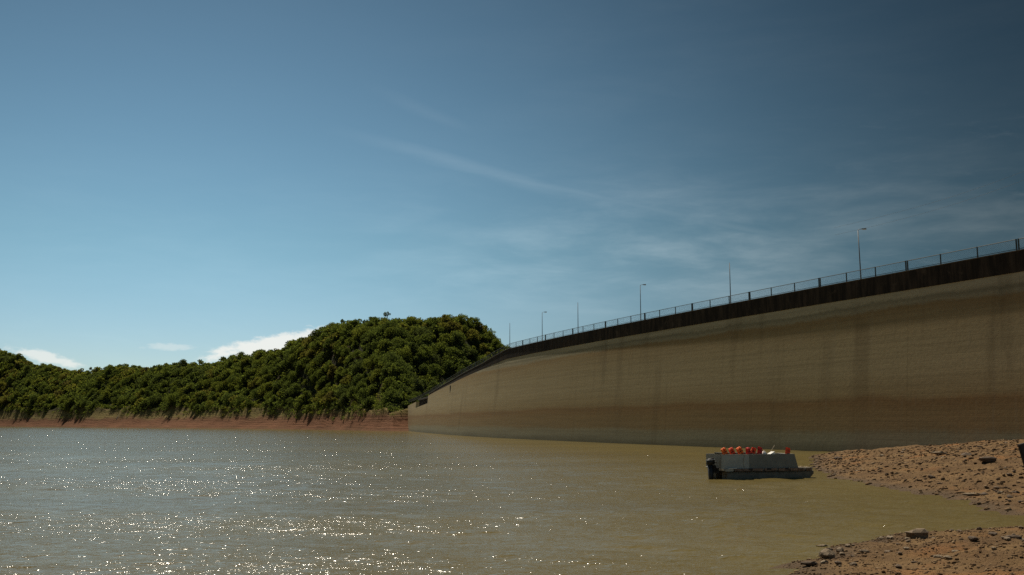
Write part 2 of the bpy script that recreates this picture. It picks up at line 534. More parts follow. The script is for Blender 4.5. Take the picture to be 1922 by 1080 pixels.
class MB:
    """collects simple solids, then builds one mesh"""
    def __init__(self):
        self.bm = bmesh.new()

    def box(self, c, size, rot=None, taper=None):
        sx, sy, sz = (q / 2 for q in size)
        vs = []
        for z in (-1, 1):
            k = 1.0 if (taper is None or z < 0) else taper
            for x, y in ((-1, -1), (1, -1), (1, 1), (-1, 1)):
                v = Vector((x * sx * k, y * sy * k, z * sz))
                if rot is not None:
                    v = rot @ v
                vs.append(self.bm.verts.new(v + Vector(c)))
        for f in ((3, 2, 1, 0), (4, 5, 6, 7), (0, 1, 5, 4), (1, 2, 6, 5), (2, 3, 7, 6), (3, 0, 4, 7)):
            self.bm.faces.new([vs[i] for i in f])
        return self

    def hexa(self, pts):
        vs = [self.bm.verts.new(p) for p in pts]
        for f in ((3, 2, 1, 0), (4, 5, 6, 7), (0, 1, 5, 4), (1, 2, 6, 5), (2, 3, 7, 6), (3, 0, 4, 7)):
            self.bm.faces.new([vs[i] for i in f])
        return self

    def tube(self, pts, rad, n=8, cap=True):
        if not isinstance(rad, (list, tuple)):
            rad = [rad] * len(pts)
        pts = [Vector(p) for p in pts]
        rings = []
        for i, p in enumerate(pts):
            d = (pts[min(i + 1, len(pts) - 1)] - pts[max(i - 1, 0)]).normalized()
            up = Vector((0, 0, 1)) if abs(d.z) < 0.95 else Vector((1, 0, 0))
            a = d.cross(up).normalized()
            b = a.cross(d).normalized()
            rings.append([self.bm.verts.new(p + (a * math.cos(q) + b * math.sin(q)) * rad[i]) for q in [2 * math.pi * j / n for j in range(n)]])
        for r0, r1 in zip(rings[:-1], rings[1:]):
            for j in range(n):
                self.bm.faces.new((r0[j], r0[(j + 1) % n], r1[(j + 1) % n], r1[j]))
        if cap:
            self.bm.faces.new(rings[0][::-1])
            self.bm.faces.new(rings[-1])
        return self

    def prism(self, outline, axis_from, axis_to):
        """outline: list of Vectors relative; extruded from one offset to another"""
        a = [self.bm.verts.new(Vector(p) + Vector(axis_from)) for p in outline]
        b = [self.bm.verts.new(Vector(p) + Vector(axis_to)) for p in outline]
        n = len(a)
        self.bm.faces.new(a[::-1])
        self.bm.faces.new(b)
        for i in range(n):
            self.bm.faces.new((a[i], a[(i + 1) % n], b[(i + 1) % n], b[i]))
        return self

    def mesh(self, name, bevel=0.0, smooth=False):
        bm = self.bm
        bmesh.ops.recalc_face_normals(bm, faces=bm.faces)
        if bevel:
            bmesh.ops.bevel(bm, geom=[e for e in bm.edges], offset=bevel, segments=2, affect='EDGES', clamp_overlap=True)
        me = bpy.data.meshes.new(name)
        bm.to_mesh(me)
        bm.free()
        if smooth:
            for p in me.polygons:
                p.use_smooth = True
        return me

    def build(self, name, mat, parent=None, bevel=0.0, smooth=False):
        return link(name, self.mesh(name, bevel, smooth), mat, parent)


_tabs = {}


def value_noise(x, y, seed):
    """smooth lattice noise in numpy, about -1..1"""
    if seed not in _tabs:
        _tabs[seed] = np.random.default_rng(seed).uniform(-1, 1, (256, 256))
    tab = _tabs[seed]
    xi, yi = np.floor(x).astype(int), np.floor(y).astype(int)
    fx, fy = x - xi, y - yi
    fx, fy = fx * fx * (3 - 2 * fx), fy * fy * (3 - 2 * fy)
    g = lambda a, b: tab[a & 255, b & 255]
    return (g(xi, yi) * (1 - fx) + g(xi + 1, yi) * fx) * (1 - fy) + (g(xi, yi + 1) * (1 - fx) + g(xi + 1, yi + 1) * fx) * fy


def fbm(x, y, scale, octv, seed, gain=0.5):
    s, a, f = 0, 1.0, 1.0 / scale
    for i in range(octv):
        s = s + a * value_noise(x * f + 17.3 * i, y * f + 5.1 * i, seed + i)
        a *= gain
        f *= 2.03
    return s


# ------------------------------------------------------------------ setting: lakebed, water
bed = MB()
bed.box((0, 2000, -6.5), (9000, 9000, 1.0))
tag(bed.build('ground', M['lakebed']), kind='structure')


def build_water():
    u = np.linspace(-0.95, 0.80, 560)
    n = 1150
    k = np.linspace(0, 1, n)
    Y = 9.0 * (1150 / 9.0) ** (0.72 * k + 0.28 * k ** 3)
    dY = np.gradient(Y)
    X = u[None, :] * Y[:, None]
    YY = np.broadcast_to(Y[:, None], X.shape)
    cell = np.maximum(dY, Y * (u[1] - u[0]))[:, None]
    z = np.zeros_like(X)
    r = np.random.default_rng(21)
    for i in range(46):
        lam = 0.40 * (3.0 / 0.40) ** r.uniform()
        th = r.normal(R(-98), R(24))
        kx, ky = math.cos(th) * 2 * math.pi / lam, math.sin(th) * 2 * math.pi / lam
        ph = r.uniform(0, 6.283)
        amp = 0.0031 * lam ** 0.8 * r.uniform(0.5, 1.2)
        res = np.clip((lam / cell - 3.0) / 3.0, 0, 1)
        arg = kx * X + ky * YY + ph + 0.7 * np.sin(0.11 * X + 0.17 * YY + i)
        z += amp * res * (np.sin(arg) + 0.25 * np.sin(2 * arg + 1.3))
    lee = 1.0 + 0.7 * np.clip((X + 2) / 14, 0, 1)
    gust = 1.0 + 0.35 * fbm(X, YY, 14.0, 2, 90)
    z *= lee * gust
    me = np_mesh('water', np.stack([X, YY, z], -1).reshape(-1, 3), grid_faces(n, len(u)), True)
    tag(link('water', me, M['water']), kind='structure')


build_water()

# ------------------------------------------------------------------ setting: near shore
SHORE = [(6.5, 23.8), (7.2, 25.1), (8.8, 28.1), (11.0, 31.1), (12.5, 32.4), (14.4, 32.8), (17.3, 34.5), (19.6, 36.2), (20.0, 37.2),
         (19.3, 38.6), (19.7, 42.7), (20.1, 48.8), (20.4, 56.5), (20.5, 61.5), (20.3, 65.0), (21.3, 69.5), (23.0, 77), (25.3, 86), (30.6, 104.6), (37.5, 119.0), (46, 131),
         (120, 131), (120, -60), (-140, -60), (-140, 2), (-60, 7), (-25, 11), (-8, 14.5), (2, 18.5)]
SP = np.array(SHORE, float)


def shore_dist(px, py):
    """signed distance to the waterline, positive on land"""
    d2 = np.full(px.shape, 1e12)
    inside = np.zeros(px.shape, bool)
    n = len(SP)
    for i in range(n):
        ax, ay = SP[i]
        bx, by = SP[(i + 1) % n]
        ex, ey = bx - ax, by - ay
        t = np.clip(((px - ax) * ex + (py - ay) * ey) / (ex * ex + ey * ey), 0, 1)
        d2 = np.minimum(d2, (px - ax - t * ex) ** 2 + (py - ay - t * ey) ** 2)
        cond = ((ay > py) != (by > py))
        with np.errstate(divide='ignore', invalid='ignore'):
            xi = ex * (py - ay) / (ey if ey else 1e-9) + ax
        inside ^= cond & (px < xi)
    return np.where(inside, 1, -1) * np.sqrt(d2)


def near_height(px, py):
    d = shore_dist(px, py)
    d = d + 0.45 * fbm(px, py, 3.2, 3, 40)
    up = 0.096 * np.clip(d, 0, None)
    up = np.where(up > 1.7, 1.7 + (up - 1.7) * 0.2, up)
    dn = 0.24 * np.clip(d, None, 0)
    z = up + np.maximum(dn, -4.0)
    rough = np.clip(d / 2.0, 0.12, 1)
    z = z + rough * (0.16 * fbm(px, py, 5.0, 3, 50) + 0.075 * fbm(px, py, 0.9, 4, 60, 0.62))
    ledge = np.clip(d / 0.5, 0, 1) * 0.05
    return z + ledge


def build_near():
    xs = np.concatenate([np.arange(-130, 2, 4.0), np.arange(2, 26, 0.14), np.arange(26, 60, 0.28), np.arange(60, 118, 3.0)])
    ys = np.concatenate([np.arange(-58, 14, 4.0), np.arange(14, 46, 0.14), np.arange(46, 72, 0.22), np.arange(72, 129.5, 0.5)])
    X, Y = np.meshgrid(xs, ys)
    Z = near_height(X, Y)
    me = np_mesh('shore_ground', np.stack([X, Y, Z], -1).reshape(-1, 3), grid_faces(len(ys), len(xs)), True)
    tag(link('shore_ground', me, M['near']), kind='structure')


build_near()

# ------------------------------------------------------------------ setting: far shore and hill
PXS = np.array([-700, -250, 0, 170, 340, 540, 738, 775, 860, 960, 1100, 1300], float)      # bearing, as 961 + 1870 X/Y
YSH = np.array([1500, 1180, 953, 785, 667, 556, 421, 434, 452, 462, 472, 482], float)       # waterline range
RB = np.array([-700, -250, -60, 0, 35, 62, 100, 135, 170, 200, 260, 340, 400, 450, 500, 560, 620, 680, 720, 765, 815, 850, 880, 910, 945, 985, 1100, 1300], float)
RY = np.array([640, 640, 640, 660, 671, 684, 692, 699, 697, 689, 690, 686, 681, 669, 656, 636, 614, 600, 597, 598, 596, 598, 606, 622, 650, 690, 745, 770], float)
RD = np.interp(RB, [-700, -250, 0, 170, 340, 500, 620, 720, 815, 945, 1100, 1300], [1900, 1400, 1120, 930, 800, 690, 610, 570, 568, 565, 565, 565])
RZ = 3.5 + (794 - RY) * RD / 1870 - 6.5


def bank_width(bx, X, Y):
    return np.interp(bx, [0, 340, 740], [36.0, 30.0, 20.0]) + 5.0 * fbm(X, Y * 0, 60.0, 2, 75)


def far_height(bx, Y):
    ys = np.interp(bx, PXS, YSH)
    yr = np.interp(bx, RB, RD)
    rz = np.interp(bx, RB, RZ)
    X = (bx - 961) / 1870 * Y
    wob = 6.0 * fbm(X, Y, 60.0, 2, 70)
    d = Y - ys + np.clip((Y - ys + 20) / 40, 0, 1) * wob * 0.8
    bw = bank_width(bx, X, Y)
    bh = np.interp(bx, [0, 340, 560, 740], [16.5, 13.6, 11.4, 9.2])
    t = np.clip(d / bw, 0, 1)
    bank = bh * (0.45 * t + 0.55 * t * t)
    steps = bank + 0.05 * np.sin(bank * 2 * math.pi / 1.3 + 2.0 * fbm(X, Y, 30.0, 2, 77)) + 1.3 * t * fbm(X, Y, 11.0, 4, 78, 0.6)
    bank = np.where(d > 0, steps, 0.35 * d)
    q = np.clip((Y - ys - bw * 0.9) / np.maximum(yr - ys - bw * 0.9, 20), 0, 1.6)
    rise = np.where(q < 1, np.sin(np.clip(q, 0, 1) * math.pi / 2) ** 1.55, 1 - 0.55 * (q - 1))
    z = bank + (rz - bh) * rise
    z = z + np.clip(q * 4, 0, 1) * np.clip((1.15 - q) * 3, 0.15, 1) * 3.0 * fbm(X, Y, 55.0, 3, 80)
    return np.maximum(z, -5.0)


def build_far():
    b = np.linspace(-700, 1300, 620)
    k = np.concatenate([np.linspace(-0.06, 0.35, 110), np.linspace(0.36, 1.6, 90)])
    B, K = np.meshgrid(b, k)
    ys = np.interp(B, PXS, YSH)
    yr = np.interp(B, RB, RD)
    Y = ys + (yr - ys) * K
    Z = far_height(B, Y)
    X = (B - 961) / 1870 * Y
    me = np_mesh('hillside_ground', np.stack([X, Y, Z], -1).reshape(-1, 3), grid_faces(len(k), len(b)), True)
    tag(link('hillside_ground', me, M['far']), kind='structure')


build_far()

# ------------------------------------------------------------------ the dam
TOP = 20.6


_yy = np.arange(67.0, 476.5, 0.5)
_hd = np.interp(_yy, [67, 130, 165, 200, 238, 270, 300, 360, 476], [23.4, 22.9, 21.8, 19.4, 16.4, 13.6, 11.8, 10.5, 10.0])   # bearing of the wall, degrees
for _ in range(300):
    _hd[1:-1] = 0.5 * _hd[1:-1] + 0.25 * (_hd[:-2] + _hd[2:])
_xx = -np.concatenate([[0], np.cumsum(np.tan(np.radians(_hd[:-1])) * 0.5)])
_xx += -2.3 - np.interp(238, _yy, _xx)
curve = np.stack([_xx, _yy], 1)
seg = np.hypot(*np.diff(curve, axis=0).T)
arc = np.concatenate([[0], np.cumsum(seg)])
DAM_LEN = arc[-1]


def on_dam(s):
    x, y = np.interp(s, arc, curve[:, 0]), np.interp(s, arc, curve[:, 1])
    x2, y2 = np.interp(s + 0.5, arc, curve[:, 0]), np.interp(s + 0.5, arc, curve[:, 1])
    x1, y1 = np.interp(s - 0.5, arc, curve[:, 0]), np.interp(s - 0.5, arc, curve[:, 1])
    t = Vector((float(x2 - x1), float(y2 - y1), 0)).normalized()
    return Vector((float(x), float(y), 0)), t, Vector((-t.y, t.x, 0))      # point, along, outwards to the water


def s_at_y(y):
    return float(np.interp(y, curve[:, 1], arc))


S_KINK = s_at_y(238)
_s = [0, S_KINK - 4, s_at_y(257), s_at_y(302), s_at_y(360), s_at_y(412), DAM_LEN]
_zt = [TOP, TOP, 18.6, 16.3, 14.0, 12.9, 12.4]
_zc = [18.5, 18.4, 17.1, 15.2, 13.3, 12.0, 10.6]
z_top = lambda s: float(np.interp(s, _s, _zt))
z_con = lambda s: float(np.interp(s, _s, _zc))
BAY = 4.93
PANEL = 3 * BAY
S0 = s_at_y(112.3) - 3 * PANEL            # a double post stands at Y = 112.3
S_NOTCH0, S_NOTCH1 = s_at_y(362), s_at_y(410)

dam = tag(empty('dam', tuple(on_dam(s_at_y(200))[0])),
          'long curved stained concrete dam wall with black parapet rising from the lake', 'dam')
dam_inv = Matrix.Translation(-dam.location)


def run_uv(me, uvs):
    uvl = me.uv_layers.new(name='run')
    co = [uvs[l.vertex_index] for l in me.loops]
    uvl.data.foreach_set('uv', [c for q in co for c in q])


def wall_piece(name, s0, s1, zlo, zhi, off, thick, mat, nz=10, ns=6, batter=0.085):
    """a block of wall following the plan curve; front face towards the lake"""
    verts, uvs, faces = [], [], []
    for i in range(ns + 1):
        s = s0 + (s1 - s0) * i / ns
        p, t, n = on_dam(s)
        a, b_ = (zlo(s) if callable(zlo) else zlo), (zhi(s) if callable(zhi) else zhi)
        for j in range(nz + 1):
            z = a + (b_ - a) * j / nz
            q = p + n * (off + batter * max(0.0, 18.0 - z)) - dam.location
            verts.append((q.x, q.y, z))
            uvs.append((s, z))
        q = p - n * thick - dam.location
        verts.append((q.x, q.y, b_)); uvs.append((s, b_))
        verts.append((q.x, q.y, a)); uvs.append((s, a))
    st = nz + 3
    for i in range(ns):
        for j in range(st):
            k = (j + 1) % st
            faces.append((i * st + j, (i + 1) * st + j, (i + 1) * st + k, i * st + k))
    faces.append(tuple(range(st)))
    faces.append(tuple(ns * st + j for j in reversed(range(st))))
    me = bpy.data.meshes.new(name)
    me.from_pydata(verts, [], faces)
    bm = bmesh.new(); bm.from_mesh(me)
    bmesh.ops.recalc_face_normals(bm, faces=bm.faces)
    bm.to_mesh(me); bm.free()
    run_uv(me, uvs)
    return link(name, me, mat, dam)


s = S0
k = 0
panel_starts = []
while s < DAM_LEN - 1:
    e = min(s + PANEL, DAM_LEN)
    panel_starts.append((s, e))
    s = e
for i, (a, b_) in enumerate(panel_starts):
    jit = 0.0
    cuts = [a + 0.008]
    for q in (S_NOTCH0, S_NOTCH1):
        if a < q < b_:
            cuts.append(q)
    cuts.append(b_ - 0.008)
    for c0, c1 in zip(cuts[:-1], cuts[1:]):
        mid = 0.5 * (c0 + c1)
        inn = S_NOTCH0 <= mid <= S_NOTCH1
        zc = (lambda s_: 10.5 - 0.02 * (s_ - S_NOTCH0)) if inn else z_con
        wall_piece('wall_block', c0, c1, -4.0, zc, jit, 5.0, M['concrete'], 16)
        if mid < S_NOTCH0:
            wall_piece('parapet_panel', c0, c1, (lambda s_: z_con(s_) + 0.004), z_top, 0.07 + jit, 0.25, M['parapet'], 3, batter=0)
            wall_piece('coping', c0, c1, (lambda s_: z_top(s_) + 0.003), (lambda s_: z_top(s_) + 0.10), 0.12, 0.32, M['coping'], 1, batter=0)
        elif inn:
            wall_piece('gate_beam', c0, c1, (lambda s_: 12.6), (lambda s_: 13.2), -0.3, 0.9, M['black'], 1, batter=0)
# road slab behind the parapet
wall_piece('crest_road', S0, S_NOTCH0, (lambda s_: z_top(s_) - 1.6), (lambda s_: z_top(s_) - 1.0), -0.35, 4.9, M['concrete'], 1, 60, batter=0)
# gate piers in the notch, drain slot further right
for q in np.linspace(S_NOTCH0 + 3, S_NOTCH1 - 3, 6):
    p, t, n = on_dam(float(q))
    mb = MB()
    rot = Matrix.Rotation(math.atan2(t.y, t.x), 3, 'Z')
    c = p - n * 0.9 - dam.location
    mb.box((c.x, c.y, 11.2), (0.8, 0.8, 2.78), rot)
    mb.build('gate_pier', M['black'], dam)
p, t, n = on_dam(s_at_y(303))
c = p + n * 0.36 - dam.location
MB().box((c.x, c.y, 12.6), (0.95, 0.22, 4.2), Matrix.Rotation(math.atan2(t.y, t.x), 3, 'Z')).build('drain_pipe', M['black'], dam)
# end wall at the far abutment
p, t, n = on_dam(DAM_LEN)
c = p + t * 2.2 - n * 1.5 - dam.location
mb = MB()
mb.box((c.x, c.y, 3.2), (4.2, 9.0, 13.0), Matrix.Rotation(math.atan2(t.y, t.x), 3, 'Z'), taper=0.8)
me = mb.mesh('end_wall')
run_uv(me, [(v.co.x + 300, v.co.z) for v in me.vertices])
link('end_wall', me, M['concrete'], dam)

# ------------------------------------------------------------------ railing on the dam
rail = tag(empty('guard_railing', tuple(on_dam(s_at_y(112.3))[0] + Vector((0, 0, TOP)))),
           'dark green metal railing with wire mesh along the top of the dam', 'railing')
RL = rail.location
post_mesh = MB().box((0, 0, 0.58), (0.10, 0.10, 1.16)).mesh('post')
dbl_mesh = MB().box((0, 0, 0.58), (0.12, 0.11, 1.16)).mesh('post')
S_RAIL_END = DAM_LEN - 12


def rail_point(s, h):
    p, t, n = on_dam(s)
    return p + Vector((0, 0, z_top(s) + 0.09 + h)) - RL, t


s = S0
bay = 0
while s + BAY < S_RAIL_END:
    e = s + BAY
    ends = []
    for q, edge in ((s, bay % 3 == 0), (e, bay % 3 == 2)):
        ends.append(q + (0.13 if q == s else -0.13) if edge else q)
    # posts: pairs at panel ends, singles between
    if bay % 3 == 0:
        spots = [(ends[0], dbl_mesh), (e, post_mesh)]
    elif bay % 3 == 1:
        spots = [(e, post_mesh)]
    else:
        spots = [(ends[1], dbl_mesh)]
    for q, pm in spots:
        p, t = rail_point(q, 0.0)
        o = link('post', pm, M['rail'], rail)
        o.location = p
        o.rotation_euler = (0, 0, math.atan2(t.y, t.x))
    for h, r in ((1.12, 0.040), (0.13, 0.032)):
        a, _t = rail_point(ends[0], h)
        b2, _t = rail_point(ends[1], h)
        MB().tube([a, b2], r, 6).build('rail_bar', M['rail'], rail)
    a, _t = rail_point(ends[0], 0.0)
    b2, _t = rail_point(ends[1], 0.0)
    mb = MB()
    nW = 22
    L = (b2 - a)
    for i in range(-4, nW):
        for sgn in (1, -1):
            f0, f1 = i / nW, (i + 4.4) / nW
            h0, h1 = 0.15, 1.10
            if f0 < 0:
                h0 = 0.15 + (0 - f0) / (f1 - f0) * 0.95; f0 = 0
            if f1 > 1:
                h1 = h0 + (1 - f0) / (f1 - f0) * (1.10 - h0); f1 = 1
            if sgn < 0:
                f0, f1 = 1 - f0, 1 - f1
            mb.tube([a + L * f0 + Vector((0, 0, h0)), a + L * f1 + Vector((0, 0, h1))], 0.0055, 3, False)
    mb.build('wire_panel', M['wire'], rail)
    s = e
    bay += 1

# ------------------------------------------------------------------ light poles on the dam
pole_mesh = MB().tube([(0, 0, 0), (0, 0, 2.0), (0, 0, 7.25)], [0.085, 0.075, 0.045], 10).mesh('pole', smooth=True)
base_mesh = MB().box((0, 0, 0.06), (0.34, 0.34, 0.12)).mesh('base_plate', 0.01)
arm_mesh = MB().tube([(0, 0, 7.2), (0.05, 0, 7.32), (0.22, 0, 7.40), (0.55, 0, 7.42)], 0.032, 8).mesh('lamp_arm', smooth=True)
mb = MB()
mb.hexa([(0.42, -0.10, 7.36), (1.02, -0.15, 7.33), (1.02, 0.15, 7.33), (0.42, 0.10, 7.36), (0.42, -0.07, 7.47), (0.95, -0.10, 7.50), (0.95, 0.10, 7.50), (0.42, 0.07, 7.47)])
head_mesh = mb.mesh('lamp_head', 0.015)
glass_mesh = MB().box((0.76, 0, 7.325), (0.42, 0.2, 0.03)).mesh('lamp_glass', 0.01)
LAMPS = [(119.7, 1, 'street lamp on the dam nearest the camera, tallest in view'),
         (144.6, 0, 'bare pole without lamp on the dam, nearest and tallest of the bare ones'),
         (169.3, 1, 'middle one of the three street lamps on the dam'),
         (193.5, 0, 'bare pole on the dam between the two farther street lamps'),
         (212.0, 1, 'farthest and smallest street lamp on the dam, above its far bend'),
         (234.0, 0, 'smallest bare pole on the dam, right beside the wooded hill')]
for yq, lamp, lab in LAMPS:
    p, t, n = on_dam(s_at_y(yq))
    e = empty('street_lamp' if lamp else 'bare_pole', tuple(p - n * 0.62 + Vector((0, 0, TOP - 1.0))), -0.18)
    tag(e, lab, 'street lamp' if lamp else 'pole', 'street lamps on the dam' if lamp else 'bare poles on the dam')
    e.rotation_euler = (0, R(-0.8 if yq < 130 else 0.0), -0.15)
    link('pole', pole_mesh, M['pole'], e)
    link('base_plate', base_mesh, M['pole'], e)
    if lamp:
        link('lamp_arm', arm_mesh, M['pole'], e)
        hd = link('lamp_head', head_mesh, M['lamp'], e)
        link('lamp_glass', glass_mesh, M['glass'], hd)

# ------------------------------------------------------------------ power cables far right
for k, dzc in enumerate((0.0, 1.6)):
    a = Vector((72, 205, 44.0 + dzc))
    b_ = Vector((98, 170, 50.5 + dzc))
    pts = []
    for i in range(25):
        f = i / 24
        q = a.lerp(b_, f * 1.5 - 0.12)
        q.z -= 2.2 * math.sin(math.pi * min(1, max(0, f)))
        pts.append(q)
    o = MB().tube(pts, 0.016, 5).build('power_cable', M['cable'])
    tag(o, ('lower' if k == 0 else 'upper') + ' of two thin cables crossing the sky above the dam', 'cable', 'cables in the sky')

# ------------------------------------------------------------------ trees


def leaf_cloud(r, crown_r, crown_h, nblob, nleaf, size, base=0.0):
    """leaf quads on the skins of many clumps: verts, faces"""
    blobs = []
    for i in range(nblob):
        th = r.uniform(0, 2 * math.pi)
        q = r.uniform(0, 1) ** 0.55
        zz = r.uniform(0.05, 1.0)
        prof = math.sin(math.pi * min(1, 0.16 + 0.80 * zz)) ** 0.6
        rr = crown_r * q * prof * 0.86
        br = crown_r * r.uniform(0.24, 0.44) * (1.08 - 0.4 * zz)
        blobs.append((rr * math.cos(th), rr * math.sin(th), base + crown_h * zz * 0.88, br))
    wts = np.array([b[3] ** 2 for b in blobs])
    idx = r.choice(nblob, nleaf, p=wts / wts.sum())
    B = np.array(blobs)[idx]
    d = r.normal(size=(nleaf, 3))
    d[:, 2] = d[:, 2] * 0.9 + 0.25
    d /= np.linalg.norm(d, axis=1)[:, None]
    rad = B[:, 3] * r.uniform(0.72, 1.16, nleaf)
    c = B[:, :3] + d * rad[:, None] * np.array([1, 1, 0.8])
    nrm = d + r.normal(scale=0.85, size=(nleaf, 3))
    nrm /= np.linalg.norm(nrm, axis=1)[:, None]
    ref = r.normal(size=(nleaf, 3))
    a = np.cross(nrm, ref); a /= np.linalg.norm(a, axis=1)[:, None]
    b = np.cross(nrm, a)
    sz = size * r.uniform(0.55, 1.3, nleaf)[:, None]
    v = np.stack([c - a * sz, c - b * sz * 0.55, c + a * sz, c + b * sz * 0.55], 1).reshape(-1, 3)
    f = np.arange(nleaf * 4).reshape(-1, 4)
    return v, f


def trunk_mesh(r, h, crown_r, crown_h, base):
    mb = MB()
    lean = Vector((r.uniform(-0.4, 0.4), r.uniform(-0.4, 0.4), 0))
    top = base + crown_h * 0.62
    pts = [Vector((0, 0, -0.8)), Vector((0, 0, 0.4)) + lean * 0.1, lean * 0.5 + Vector((0, 0, top * 0.5)), lean + Vector((0, 0, top))]
    mb.tube(pts, [0.24, 0.19, 0.13, 0.04], 6)
    for i in range(5):
        th = i * 2.4 + r.uniform(0, 1)
        z0 = base * 0.7 + crown_h * 0.09 * i
        p0 = lean * (z0 / max(top, 1)) + Vector((0, 0, z0))
        p1 = p0 + Vector((math.cos(th), math.sin(th), 0.9)) * crown_r * 0.34
        p2 = p0 + Vector((math.cos(th) * 0.72, math.sin(th) * 0.72, 0.62)) * crown_r * 0.95
        mb.tube([p0, p1, p2], [0.09, 0.06, 0.02], 5)
    return mb.mesh('trunk', smooth=True)


KINDS = []     # crown mesh, trunk mesh, height, radius
for i in range(9):
    r = np.random.default_rng(100 + i)
    cr = [4.3, 3.8, 5.0, 3.2, 4.6, 4.0, 3.5, 5.3, 3.0][i]
    ch = [5.6, 5.6, 5.2, 6.0, 4.8, 6.2, 4.6, 5.6, 6.2][i]
    base = [0.7, 0.9, 0.6, 0.9, 0.5, 1.0, 0.4, 0.7, 0.9][i]
    v, f = leaf_cloud(r, cr, ch, 30 + i % 3 * 6, 2800, 0.29, base)
    me = np_mesh('crown', v, f)
    me.materials.append(M['leaf'])
    tm = trunk_mesh(r, base + ch, cr, ch, base)
    tm.materials.append(M['bark'])
    KINDS.append((me, tm, base + ch, cr))
# a thin half-bare kind standing out of the canopy
r = np.random.default_rng(333)
v, f = leaf_cloud(r, 2.0, 2.6, 7, 420, 0.26, 5.4)
sparse_me = np_mesh('crown', v, f)
sparse_me.materials.append(M['leaf'])
sparse_tm = trunk_mesh(r, 8.0, 2.2, 3.6, 5.2)
sparse_tm.materials.append(M['bark'])


def bearing(X, Y):
    return 961 + 1870 * X / Y


trees = []
r = np.random.default_rng(55)
step = 4.6
Ycur = 425.0
while Ycur < 1220:
    xs = np.arange(-0.58 * Ycur, 0.03 * Ycur, step)
    for x in xs:
        X = x + r.uniform(-2.4, 2.4)
        Y = Ycur + r.uniform(-2.4, 2.4)
        b_ = bearing(X, Y)
        if not -70 < b_ < 1005:
            continue
        ys = float(np.interp(b_, PXS, YSH)); yr = float(np.interp(b_, RB, RD))
        if Y < ys + 4 or Y > yr + 22:
            continue
        gz = float(far_height(np.array([b_]), np.array([Y]))[0])
        bh_ = float(np.interp(b_, [0, 340, 560, 740], [16.5, 13.6, 11.4, 9.2]))
        line = bh_ * (0.98 + 0.10 * math.sin(X * 0.075) + 0.10 * math.sin(X * 0.19 + 1)) + r.uniform(-0.6, 0.6)
        if gz < line:
            continue
        near_edge = gz < line + 2.5
        trees.append((X, Y, (0.46 + 0.78 * r.uniform() ** 1.15) * (0.72 if near_edge else 1.0) * (1.0 + 0.0003 * (Y - 500))))
    Ycur += step * 0.95
TX = np.array([t[0] for t in trees]); TY = np.array([t[1] for t in trees]); TS = np.array([t[2] for t in trees])
TZ = far_height(bearing(TX, TY), TY)
TK = r.integers(0, len(KINDS), len(trees))
# how much of each one shows: a coarse depth-ordered count
buf = np.full((300, 1100), -1, int)
for i in np.argsort(-TY):
    kx = bearing(TX[i], TY[i]); sc = 1870 / TY[i]
    h, cr = KINDS[TK[i]][2] * TS[i], KINDS[TK[i]][3] * TS[i]
    y1 = (TZ[i] + h - 3.5) * sc; y0 = (TZ[i] + 0.8 - 3.5) * sc
    x0, x1 = int(kx - cr * sc * 0.8) + 80, int(kx + cr * sc * 0.8) + 80
    a, b_ = int(max(0, y0)), int(min(299, y1))
    if x1 > 0 and x0 < 1099 and b_ > a:
        buf[a:b_, max(0, x0):min(1099, x1)] = i
# the dam hides what is behind it
for px in range(800, 1005):
    yy = 794 - np.interp(px, [745, 800, 846, 903, 945, 1010], [768, 740, 712, 680, 658, 643])
    buf[:int(max(0, yy)), px + 80] = -1
cnt = np.bincount(buf[:, 80:][buf[:, 80:] >= 0], minlength=len(trees))
single = set(np.argsort(-cnt)[:286].tolist())
print('trees', len(trees), 'smallest single', sorted(cnt)[-286])


def zone(X, Y):
    b_ = bearing(X, Y)
    ys = float(np.interp(b_, PXS, YSH)); yr = float(np.interp(b_, RB, RD))
    q = (Y - ys) / (yr - ys)
    side = [s_ for lo, s_ in ((845, 'hill flank behind the dam'), (770, 'hill just left of the dam'), (690, 'round hill below its summit'),
                              (600, "round hill's left shoulder"), (520, "round hill's left flank"), (430, 'rise under the white cloud'),
                              (330, 'saddle left of the white cloud'), (230, 'low ridge'), (130, 'left end of the low ridge'), (-999, 'far left hill')) if b_ >= lo][0]
    lvl = 'at the foot of the' if q < 0.36 else ('low on the' if q < 0.55 else ('high on the' if q < 0.82 else 'on the skyline of the'))
    return lvl + ' ' + side, 'trees on the ' + side


def hue_word(k):
    return 'dusky dark green' if k < 0.3 else ('green' if k < 0.58 else ('bright yellow green' if k < 0.86 else 'brownish'))


mv, mf, mt = [], [], []
lowkinds = []
for i in range(6):
    q = np.random.default_rng(200 + i)
    lowkinds.append(leaf_cloud(q, KINDS[i][3], KINDS[i][2] - 1.2, 18, 340, 0.66, 0.4))
nv = 0
for i in range(len(trees)):
    if i in single:
        continue
    v, f = lowkinds[TK[i] % 6]
    th = r.uniform(0, 6.28)
    c, s_ = math.cos(th), math.sin(th)
    vv = np.empty_like(v)
    vv[:, 0] = (v[:, 0] * c - v[:, 1] * s_) * TS[i] + TX[i]
    vv[:, 1] = (v[:, 0] * s_ + v[:, 1] * c) * TS[i] + TY[i]
    vv[:, 2] = v[:, 2] * TS[i] + TZ[i]
    mv.append(vv); mf.append(f + nv); nv += len(v)
    mt.append(np.full(len(v), r.uniform()))
